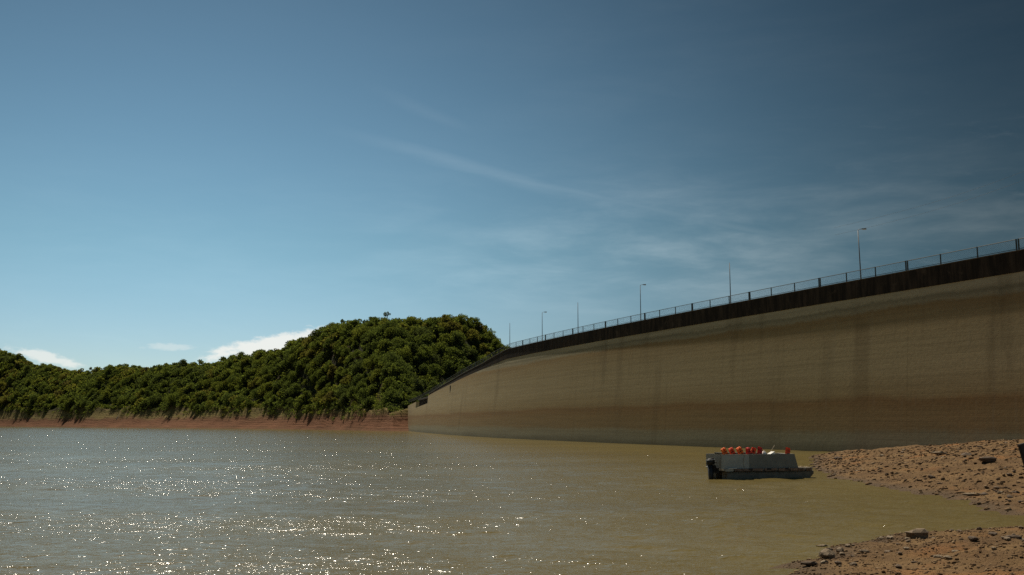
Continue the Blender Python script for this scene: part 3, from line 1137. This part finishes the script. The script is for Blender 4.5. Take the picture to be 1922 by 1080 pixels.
# undergrowth filling the gaps between trunks
n_b = 3000
for i in range(n_b):
    j = r.integers(0, len(trees))
    v, f = lowkinds[i % 6]
    sub = r.choice(len(f), 60, replace=False)
    v2 = v.reshape(-1, 4, 3)[sub].reshape(-1, 3)
    sc = r.uniform(0.34, 0.6)
    X, Y = TX[j] + r.uniform(-4, 4), TY[j] - r.uniform(1, 4)
    if i % 40 == 0:                          # scrub straggling down the bank
        b2 = r.uniform(-60, 745)
        Y = float(np.interp(b2, PXS, YSH)) + float(bank_width(np.array(b2), np.array((b2 - 961) / 1870 * 600), np.array(0.0))) * r.uniform(0.55, 1.05) ** 0.6
        X = (b2 - 961) / 1870 * Y
        sc *= 0.8
    Z = float(far_height(np.array([bearing(X, Y)]), np.array([Y]))[0])
    mv.append(v2 * np.array([sc * 1.3, sc * 1.3, sc]) + np.array([X, Y, Z - 0.5])); mf.append(np.arange(len(v2)).reshape(-1, 4) + nv); nv += len(v2)
    mt.append(np.full(len(v2), r.uniform()))
# a thick low hem of shrubs along the lower edge of the wood
b2 = -65.0
while b2 < 748:
    ys = float(np.interp(b2, PXS, YSH))
    Yv = np.arange(ys + 4, ys + 75, 0.5)
    zv = far_height(np.full(len(Yv), b2), Yv)
    Xc = (b2 - 961) / 1870 * (ys + 25)
    bh_ = float(np.interp(b2, [0, 340, 560, 740], [16.5, 13.6, 11.4, 9.2]))
    ln = bh_ * (0.98 + 0.10 * math.sin(Xc * 0.075) + 0.10 * math.sin(Xc * 0.19 + 1)) - 0.4
    k0 = int(np.argmax(zv > ln))
    for rep_ in range(3):
        Y = float(Yv[min(k0 + int(r.integers(-3, 9)), len(Yv) - 1)])
        bb = b2 + r.uniform(-3, 3)
        X = (bb - 961) / 1870 * Y
        Z = float(far_height(np.array([bb]), np.array([Y]))[0])
        v, f = lowkinds[int(r.integers(0, 6))]
        sub = r.choice(len(f), 110, replace=False)
        v2 = v.reshape(-1, 4, 3)[sub].reshape(-1, 3)
        sc = r.uniform(0.36, 0.62)
        mv.append(v2 * np.array([sc * 1.25, sc * 1.25, sc]) + np.array([X, Y, Z - 0.7])); mf.append(np.arange(len(v2)).reshape(-1, 4) + nv); nv += len(v2)
        mt.append(np.full(len(v2), r.uniform(0, 0.75)))
    b2 += 1870 / ys * 2.6
me = np_mesh('hill_forest', np.concatenate(mv), np.concatenate(mf))
att = me.attributes.new('tint', 'FLOAT', 'POINT')
att.data.foreach_set('value', np.concatenate(mt).astype(np.float32))
tag(link('hill_forest', me, M['leaf_mass']), 'dense green woodland and undergrowth filling the gaps on the hills', 'woodland', kind='stuff')


def plant_tree(X, Y, Z, sc, th, crown, trunk, lab, grp, sz=1.0, hue=0.4):
    t = empty('tree', (X, Y, Z), th)
    t.scale = (sc, sc, sc * sz)
    tag(t, lab, 'tree', grp)
    link('trunk', trunk, None, t)
    c = link('crown', crown, None, t)
    c.color = (hue, hue, hue, 1)
    return t


for i in sorted(single):
    where, grp = zone(TX[i], TY[i])
    hue = float(r.uniform(0, 1))
    wide = KINDS[TK[i]][3] * TS[i]
    lab = ('broad ' if wide > 4.2 else ('narrow ' if wide < 3.0 else '')) + hue_word(hue) + ' tree ' + where
    plant_tree(float(TX[i]), float(TY[i]), float(TZ[i]) - 0.2, float(TS[i]), r.uniform(0, 6.28), KINDS[TK[i]][0], KINDS[TK[i]][1], lab, grp, float(r.uniform(0.88, 1.14)), hue)

STANDOUT = [(726, 1.12, 'thin tree poking above the very top of the round hill'),
            (640, 1.15, 'slender tree poking up from the left shoulder of the round hill'),
            (625, 0.85, 'small thin tree on the skyline just left of the slender shoulder tree'),
            (603, 0.9, 'thin tree on the skyline above the right tip of the white cloud'),
            (376, 1.0, 'thin tree on the skyline left of the white cloud'),
            (312, 1.05, 'spindly tree on the low ridge above the shore'),
            (173, 1.1, 'lone thin tree at the left end of the low ridge')]
for b_, sc, lab in STANDOUT:
    Y = float(np.interp(b_, RB, RD)) + 2
    X = (b_ - 961) / 1870 * Y
    Z = float(far_height(np.array([b_], float), np.array([Y]))[0])
    plant_tree(X, Y, Z - 0.3, sc, b_ * 0.1, sparse_me, sparse_tm, lab, 'thin trees on the skyline', 1.15)

# fallen pale trunk on the far bank
b_ = 222
Y0 = float(np.interp(b_, PXS, YSH)) + 17
q0 = Vector(((b_ + 3 - 961) / 1870 * Y0, Y0, 0)); q0.z = float(far_height(np.array([b_ + 3.0]), np.array([Y0]))[0]) + 0.3
Y1 = Y0 + 11
q1 = Vector(((b_ + 24 - 961) / 1870 * Y1, Y1, 0)); q1.z = float(far_height(np.array([b_ + 24.0]), np.array([Y1]))[0]) + 1.6
fl = MB().tube([(0, 0, 0), tuple((q1 - q0) * 0.5 + Vector((0, 0, 0.25))), tuple(q1 - q0)], [0.42, 0.33, 0.16], 7).build('fallen_trunk', M['pale_bark'])
fl.location = q0
tag(fl, 'pale fallen tree trunk lying on the far red bank at left', 'tree trunk')

# ------------------------------------------------------------------ rocks and gravel on the near shore


def rock_mesh(seed, flat=0.6):
    r_ = random.Random(seed)
    bm = bmesh.new()
    bmesh.ops.create_icosphere(bm, subdivisions=2, radius=0.5)
    offs = [Vector((r_.uniform(-1, 1), r_.uniform(-1, 1), r_.uniform(-1, 1))).normalized() for _ in range(9)]
    for v in bm.verts:
        d = v.co.normalized()
        k = 0.5
        for o in offs:                     # cut by random planes to get facets
            c = d.dot(o)
            if c > 0.45:
                k = min(k, 0.5 * 0.62 / c)
        v.co = d * k * r_.uniform(0.94, 1.06)
        v.co.z *= flat
        v.co.x *= 1.15
    me = bpy.data.meshes.new('rock')
    bm.to_mesh(me)
    bm.free()
    me.materials.append(M['stone'])
    return me


ROCKM = [rock_mesh(i, [0.45, 0.6, 0.75, 0.5, 0.38, 0.65][i % 6]) for i in range(10)]


def ground_z(x, y):
    return float(near_height(np.array([x]), np.array([y]))[0])


def rock(x, y, size, k, lab, grp=None, rz=0.0, sink=0.12, z=None, sc=(1, 1, 1), hue=None):
    o = link('rock', ROCKM[k % len(ROCKM)])
    o.scale = (size * sc[0], size * sc[1], size * sc[2])
    o.rotation_euler = (0, 0, rz)
    if hue is None:
        hue = 0.95 if 'pale rock' in lab or 'pale flat' in lab or 'flat pale' in lab else (0.65 if 'pale top' in lab or 'large flat' in lab else 0.12)
    o.color = (hue, hue, hue, 1)
    zz = ground_z(x, y) if z is None else z
    o.location = (x, y, zz + size * sc[2] * (0.28 - sink))
    tag(o, lab, 'rock', grp)
    return o


NAMED = [
    (11.75, 29.6, 0.95, 0, 'large flat slab of rock on the near bank by the water', 0.4, (1, 0.8, 0.95)),
    (7.95, 25.9, 0.62, 3, 'dark block of rock with pale top at the tip of the near bank', 1.2, (1, 0.8, 1.1)),
    (8.75, 27.3, 0.24, 2, 'small round dark rock beside the pale topped block', 0.2, (1, 1, 1.2)),
    (8.55, 26.5, 0.22, 1, 'small dark rock right of the pale topped block', 0.9, (1, 1, 0.9)),
    (7.15, 24.6, 0.46, 4, 'low flat dark rock at the bottom of the near bank in the water edge', 0.3, (1.1, 0.7, 0.8)),
    (7.55, 24.8, 0.2, 5, 'little pale rock beside the low flat dark rock', 0.3, (1, 1, 1)),
    (8.9, 29.2, 0.42, 4, 'pale rock just breaking the water off the near bank', 0.1, (1.1, 0.7, 0.8)),
    (9.1, 26.4, 0.26, 1, 'dark rock inland of the pale topped block', 2.0, (1, 1, 1)),
    (12.3, 28.1, 0.36, 3, 'dark flat rock to the right of the large slab', 0.0, (1.2, 0.7, 0.6)),
    (13.15, 26.9, 0.62, 0, 'ragged dark rock at the right of the near bank', 0.2, (1.2, 0.6, 0.6)),
    (13.25, 26.1, 0.28, 2, 'small upright dark rock below the ragged dark one', 0.2, (1, 1, 1.1)),
    (12.9, 25.5, 0.36, 4, 'thin flat dark rock near the bottom right corner', 0.2, (1.3, 0.6, 0.6)),
    (11.6, 25.7, 0.3, 1, 'dark rock in a pale gravel patch on the near bank', 1.4, (1, 1, 0.9)),
    (12.9, 24.3, 0.27, 5, 'round dark rock in the bottom right corner', 0.4, (1, 1, 1)),
    (29.8, 63.3, 1.15, 0, 'large dark rock on the slope of the spit', 0.1, (1.2, 0.8, 0.8)),
    (32.4, 72.0, 1.1, 3, 'broad dark rock near the crest of the spit', 0.5, (1.2, 0.8, 0.8)),
    (33.0, 78.0, 1.2, 4, 'pale flat rock near the crest of the spit', 0.0, (1.2, 0.8, 0.7)),
    (21.6, 47.6, 0.85, 4, 'long flat pale rock on the waterline of the spit', 0.35, (1.5, 0.7, 0.6)),
    (29.0, 90.0, 0.8, 1, 'dark rock at the back edge of the spit by the far water', 0.0, (1.1, 1, 0.9)),
]
for x, y, sz, k, lab, rz, sc in NAMED:
    rock(x, y, sz, k, lab, rz=rz, sc=sc, z=(max(-0.05, ground_z(x, y))))
r = np.random.default_rng(77)
cnt_n = cnt_s = 0


def stone_words(sz, lo, hi, hue):
    return ('bigger ' if sz > hi else ('tiny ' if sz < lo else 'small ')) + ('dark' if hue < 0.35 else ('brown' if hue < 0.7 else 'pale')) + ' rock '


while cnt_n < 46:
    Y = r.uniform(23.2, 33.5); X = r.uniform(7.5, 0.53 * Y)
    if ground_z(X, Y) < 0.03:
        continue
    sz, hue = r.uniform(0.10, 0.25), float(r.uniform(0, 1))
    where = 'at the wet edge of the near bank' if ground_z(X, Y) < 0.18 else ('in the bottom right corner of the near bank' if Y < 27 else 'on dry earth of the near bank by the inlet')
    rock(X, Y, sz, int(r.integers(0, 10)), stone_words(sz, 0.14, 0.2, hue) + where, 'small rocks on the near bank', r.uniform(0, 6.28), hue=hue)
    cnt_n += 1
while cnt_s < 46:
    Y = r.uniform(41, 98); X = r.uniform(20.5, 0.53 * Y)
    if X < 20.5 or ground_z(X, Y) < 0.05:
        continue
    sz, hue = r.uniform(0.16, 0.40) * (0.6 + Y / 150), float(r.uniform(0, 1))
    hz = ground_z(X, Y)
    where = 'on the waterline of the spit' if hz < 0.3 else ('on the near slope of the spit' if Y < 60 else ('on the spit right of the boat' if X / Y < 0.38 else ('on the crest of the spit' if Y > 78 else 'halfway up the spit')))
    rock(X, Y, sz, int(r.integers(0, 10)), stone_words(sz, 0.28, 0.44, hue) + where, 'rocks on the spit', r.uniform(0, 6.28), hue=hue)
    cnt_s += 1


def gravel():
    r_ = np.random.default_rng(9)
    ico = bmesh.new()
    bmesh.ops.create_icosphere(ico, subdivisions=1, radius=0.5)
    bv = np.array([tuple(v.co) for v in ico.verts])
    bf = np.array([[v.index for v in f.verts] for f in ico.faces])
    ico.free()
    pts = []
    n1, n2 = 11000, 15000
    Y = r_.uniform(19, 36, n1 * 2); X = r_.uniform(4, 0.62 * 36, n1 * 2)
    pts.append((X, Y, 0.022 + 0.075 * r_.uniform(size=n1 * 2) ** 5))
    Y = r_.uniform(38, 108, n2 * 2); X = r_.uniform(19, 0.62 * 108, n2 * 2)
    keep = X < 0.62 * Y
    pts.append((X[keep], Y[keep], (0.05 + 0.22 * r_.uniform(size=keep.sum()) ** 6)))
    X, Y, S = (np.concatenate(q) for q in zip(*pts))
    Z = near_height(X, Y)
    keep = Z > 0.0
    X, Y, S, Z = X[keep], Y[keep], S[keep], Z[keep]
    n = len(X)
    V = bv[None] * r_.uniform(0.5, 1.4, (n, len(bv), 1)) * S[:, None, None]
    V = V * np.stack([r_.uniform(0.8, 1.5, n), r_.uniform(0.8, 1.3, n), r_.uniform(0.45, 0.9, n)], 1)[:, None, :]
    V = V + np.stack([X, Y, Z + S * 0.12], 1)[:, None, :]
    Fc = bf[None] + (np.arange(n) * len(bv))[:, None, None]
    me = np_mesh('gravel', V.reshape(-1, 3), Fc.reshape(-1, 3))
    att = me.attributes.new('tint', 'FLOAT', 'POINT')
    att.data.foreach_set('value', np.repeat(r_.uniform(size=n), len(bv)).astype(np.float32))
    tag(link('gravel', me, M['gravel']), 'loose brown gravel covering the near bank and the spit', 'gravel', kind='stuff')
    print('gravel', n)


gravel()

# ------------------------------------------------------------------ pontoon boat
BA = R(16)
bx_, by_ = 13.05, 63.2                 # near stern corner on the water
BL, BW = 6.55, 2.2
boat = tag(empty('pontoon_boat', (bx_, by_, 0), BA), 'grey flat pontoon boat with outboard motor moored at the stony spit', 'boat')


def pontoon(y0):
    mb = MB()
    prof = [(0.55, -0.30, 0.30), (0.42, -0.12, 0.46), (1.0, -0.34, 0.48), (BL - 1.1, -0.34, 0.48), (BL - 0.25, -0.10, 0.50), (BL + 0.05, 0.22, 0.50)]
    prof = prof[1:]
    rings = []
    for x, lo, hi_ in prof:
        ring = []
        for a in range(12):
            q = 2 * math.pi * a / 12
            cy, cz = math.cos(q), math.sin(q)
            sq = lambda v: math.copysign(abs(v) ** 0.55, v)
            ring.append(mb.bm.verts.new((x, y0 + 0.34 * sq(cy), (lo + hi_) / 2 + (hi_ - lo) / 2 * sq(cz))))
        rings.append(ring)
    for a, b_ in zip(rings[:-1], rings[1:]):
        for j in range(12):
            mb.bm.faces.new((a[j], a[(j + 1) % 12], b_[(j + 1) % 12], b_[j]))
    mb.bm.faces.new(rings[0][::-1]); mb.bm.faces.new(rings[-1])
    return mb.build('pontoon', M['pontoon'], boat)


pontoon(0.36)
pontoon(BW - 0.36)
MB().box((BL / 2 + 0.1, BW / 2, 0.575), (BL - 0.2, BW - 0.1, 0.13)).build('deck', M['deck'], boat, 0.01)
# rusty edge beam with gaps between the plates
x = 0.25
for i, wd in enumerate((0.62, 1.15, 0.85, 0.95, 0.8, 1.1, 0.45)):
    o = MB().box((x + wd / 2, -0.01, 0.565), (wd - 0.06, 0.10, 0.17)).build('edge_plate', M['rim'] if i else M['deck'], boat, 0.012)
    x += wd + 0.045
for q in (2.05, 3.35, 4.65, 5.6):
    MB().box((q, -0.055, 0.60), (0.30, 0.05, 0.09)).build('cleat', M['black'], boat, 0.012)
# bulwark panels: near side pale then dark, sloped at the bow
z0, z1 = 0.645, 1.50
xs0, xmid, xb, xt = 0.06, 2.02, 5.52, 5.28
side = MB().prism([(xs0, 0, z0), (xmid - 0.006, 0, z0), (xmid - 0.006, 0, z1), (xs0 + 0.04, 0, z1)], (0, 0.06, 0), (0, 0.10, 0)).build('side_panel', M['hull_light'], boat)
side['label'] = 'paler grey panel at the stern'
MB().prism([(xmid + 0.006, 0, z0), (xb, 0, z0), (xt, 0, z1), (xmid + 0.006, 0, z1)], (0, 0.06, 0), (0, 0.10, 0)).build('side_panel', M['hull_dark'], boat)
MB().prism([(xs0, 0, z0), (xb, 0, z0), (xt, 0, z1), (xs0 + 0.04, 0, z1)], (0, BW - 0.10, 0), (0, BW - 0.06, 0)).build('side_panel', M['hull_dark'], boat)
MB().prism([(0, 0.105, z0), (0, BW - 0.105, z0), (0, BW - 0.105, z1), (0, 0.105, z1)], (xs0, 0, 0), (xs0 + 0.05, 0, 0)).build('stern_panel', M['hull_dark'], boat)
MB().hexa([(xb - 0.05, 0.105, z0), (xb, 0.105, z0), (xb, BW - 0.105, z0), (xb - 0.05, BW - 0.105, z0),
           (xt - 0.05, 0.105, z1), (xt, 0.105, z1), (xt, BW - 0.105, z1), (xt - 0.05, BW - 0.105, z1)]).build('bow_panel', M['hull_dark'], boat)
tr = MB()
tr.tube([(xs0 + 0.04, 0.08, z1 + 0.012), (xt, 0.08, z1 + 0.012), (xt, BW - 0.08, z1 + 0.012), (xs0 + 0.04, BW - 0.08, z1 + 0.012)], 0.026, 6)
tr.build('top_rim', M['hull_dark'], boat, smooth=True)
# seats behind the bulwark
SEATS = [0.42, 0.95, 1.55, 2.2, 2.75]
for q in SEATS:
    st_ = empty('seat', (q, 0, 0)); st_.parent = boat
    MB().box((0, BW / 2, 1.02), (0.42, BW - 0.5, 0.06)).build('seat_board', M['wood'], st_, 0.01)
    MB().box((0.24, BW / 2, 1.36), (0.04, BW - 0.5, 0.54), Matrix.Rotation(R(-12), 3, 'Y')).build('backrest', M['hull_dark'], st_, 0.01)
    for yy in (0.4, BW - 0.4):
        MB().box((0, yy, 0.81), (0.05, 0.05, 0.35)).build('leg', M['black'], st_)
# mooring line hanging on the side
MB().tube([(1.72, 0.035, 1.48), (1.62, 0.03, 1.25), (1.60, 0.03, 0.95), (1.66, 0.03, 0.70)], 0.014, 5).build('hanging_rope', M['rope'], boat)
# outboard motor
om = empty('outboard_motor', (-0.12, BW / 2 - 0.45, 0)); om.parent = boat
mb = MB()
mb.hexa([(-0.52, -0.19, 0.86), (0.02, -0.17, 0.90), (0.02, 0.17, 0.90), (-0.52, 0.19, 0.86), (-0.46, -0.15, 1.26), (-0.02, -0.14, 1.32), (-0.02, 0.14, 1.32), (-0.46, 0.15, 1.26)])
mb.build('cowl', M['motor'], om, 0.06, True)
MB().box((-0.25, 0, 1.19), (0.52, 0.40, 0.035), Matrix.Rotation(R(-6), 3, 'Y')).build('cowl_stripe', M['motor_grey'], om, 0.01)
MB().hexa([(-0.36, -0.09, -0.45), (-0.14, -0.07, -0.45), (-0.14, 0.07, -0.45), (-0.36, 0.09, -0.45), (-0.42, -0.15, 0.87), (-0.06, -0.13, 0.87), (-0.06, 0.13, 0.87), (-0.42, 0.15, 0.87)]).build('shaft_housing', M['motor'], om, 0.03, True)
MB().box((-0.02, 0, 0.66), (0.16, 0.30, 0.42)).build('bracket', M['black'], om, 0.01)
MB().box((-0.38, 0, -0.05), (0.36, 0.26, 0.03)).build('cavitation_plate', M['motor'], om)
MB().tube([(0.0, 0.1, 0.98), (0.45, 0.12, 1.16)], 0.025, 6).build('tiller', M['motor'], om)
MB().box((-0.02, BW / 2 - 0.35, 0.52), (0.10, 0.9, 0.36)).build('transom_board', M['black'], boat, 0.01)
MB().box((0.10, BW - 0.45, 0.70), (0.30, 0.5, 0.05)).build('stern_step', M['white'], boat, 0.01)
MB().box((0.78, -0.02, 0.668), (0.62, 0.14, 0.03)).build('stern_step', M['white'], boat, 0.008)


def world_of(lx, ly, lz):
    c, s_ = math.cos(BA), math.sin(BA)
    return (bx_ + lx * c - ly * s_, by_ + lx * s_ + ly * c, lz)


def vest(lx, ly, lz, mat, lean, lab, yaw=0.0, s=1.0):
    e = empty('life_vest', world_of(lx, ly, lz), BA + yaw)
    e.rotation_euler = (0, R(lean), BA + yaw)
    e.scale = (0.80 * s, s, 0.95 * s)
    tag(e, lab, 'life vest', 'life vests on the boat')
    for sg in (-1, 1):
        x0, x1 = (-0.185, -0.004) if sg < 0 else (0.004, 0.185)
        t0, t1 = (-0.185, -0.030) if sg < 0 else (0.030, 0.185)
        mb = MB()
        mb.hexa([(x0, -0.09, -0.30), (x1, -0.09, -0.30), (x1, 0.06, -0.30), (x0, 0.06, -0.30),
                 (t0, -0.08, 0.26), (t1, -0.08, 0.26), (t1, 0.05, 0.26), (t0, 0.05, 0.26)])
        mb.build('front_panel', mat, e, 0.016)
    MB().box((0, 0.085, -0.02), (0.36, 0.05, 0.52)).build('back_panel', mat, e, 0.014)
    MB().box((0, 0.05, 0.27), (0.34, 0.12, 0.05)).build('collar', mat, e, 0.012)
    for z in (-0.14, 0.04):
        MB().box((0, -0.094, z), (0.36, 0.012, 0.035)).build('strap', M['strap'], e)
    return e


vest(0.42, 0.22, 1.66, M['vest_orange'], -27, 'bright orange life vest nearest the stern of the boat')
vest(0.95, 0.24, 1.66, M['vest_red'], -25, 'red orange life vest second from the stern of the boat')
vest(1.52, 0.24, 1.68, M['vest_orange'], -26, 'orange red life vest with pale straps, third from the stern', 0.1, 1.08)
vest(2.10, 0.26, 1.66, M['vest_dark'], -10, 'dark red life vest fourth from the stern of the boat', 0.5)
vest(2.45, 0.30, 1.67, M['vest_red'], 18, 'crimson life vest fifth from the stern of the boat', -0.4)
vest(2.98, 0.36, 1.70, M['vest_dark'], 12, 'faded red life vest nearest the white can amidships', 0.5)
vest(5.02, 0.42, 1.66, M['vest_red'], 8, 'lone red life vest at the bow end of the boat', 0.3, 0.95)

# white can, white box, oar and gangplank are separate things on the boat
can = empty('jerrycan', world_of(3.28, 0.4, 1.31), BA)
tag(can, 'small white plastic can standing amidships in the boat', 'can')
MB().box((0, 0, 0.19), (0.20, 0.24, 0.38)).build('body', M['white'], can, 0.03, True)
MB().tube([(0, -0.07, 0.36), (0, -0.05, 0.43), (0, 0.05, 0.43), (0, 0.07, 0.36)], 0.016, 6).build('handle', M['white'], can)
MB().tube([(0.05, 0.09, 0.36), (0.05, 0.09, 0.42)], 0.03, 8).build('cap', M['vest_red'], can)
cr = empty('crate', world_of(3.9, 0.45, 1.36), BA + 0.3)
cr.rotation_euler = (0, R(-24), BA + 0.2)
tag(cr, 'white plastic box tilted beside the oar in the boat', 'box')
MB().box((0, 0, 0.12), (0.36, 0.30, 0.24)).build('body', M['white'], cr, 0.015)
MB().box((0, 0, 0.255), (0.39, 0.33, 0.03)).build('lid', M['white'], cr, 0.008)
shelf = MB().box((3.6, 0.55, 1.28), (1.2, 0.6, 0.05)).build('side_shelf', M['wood'], boat)
MB().box((3.1, 0.55, 0.95), (0.05, 0.5, 0.6)).build('shelf_leg', M['wood'], boat)
MB().box((4.1, 0.55, 0.95), (0.05, 0.5, 0.6)).build('shelf_leg', M['wood'], boat)
oar = empty('oar', world_of(3.30, 0.75, 0.70), BA)
tag(oar, 'pale wooden oar sticking up slantwise out of the boat', 'oar')
MB().tube([(0, 0, 0), (0.98, 0.0, 1.38)], 0.024, 7).build('shaft', M['wood'], oar)
MB().box((-0.02, 0, 0.02), (0.13, 0.03, 0.42), Matrix.Rotation(R(35), 3, 'Y')).build('blade', M['wood'], oar, 0.01)
gp = empty('gangplank', world_of(5.55, 0.35, 0.66), BA - 0.05)
tag(gp, 'pale wooden plank laid from the bow deck to the spit', 'plank')
gp.rotation_euler = (0, R(1.5), BA - 0.03)
MB().box((0.55, 0.3, 0.03), (1.35, 0.36, 0.05)).build('board', M['wood'], gp, 0.008)
for q in (0.1, 0.55, 1.0):
    MB().box((q, 0.3, 0.068), (0.05, 0.34, 0.025)).build('tread', M['wood'], gp)

# ------------------------------------------------------------------ leaning dark slab at the right edge
sl = empty('leaning_slab', (27.80, 54.0, ground_z(27.80, 54.0) - 0.15), 0.1)
sl.rotation_euler = (0, R(-14), 0.15)
tag(sl, 'dark slab leaning to the left on the spit at the right picture edge', 'slab')
MB().box((0, 0, 0.95), (0.62, 0.20, 1.9)).build('slab_face', M['slab'], sl, 0.03)
MB().box((0.05, 0, 0.06), (0.95, 0.5, 0.4)).build('footing', M['slab'], sl, 0.04)
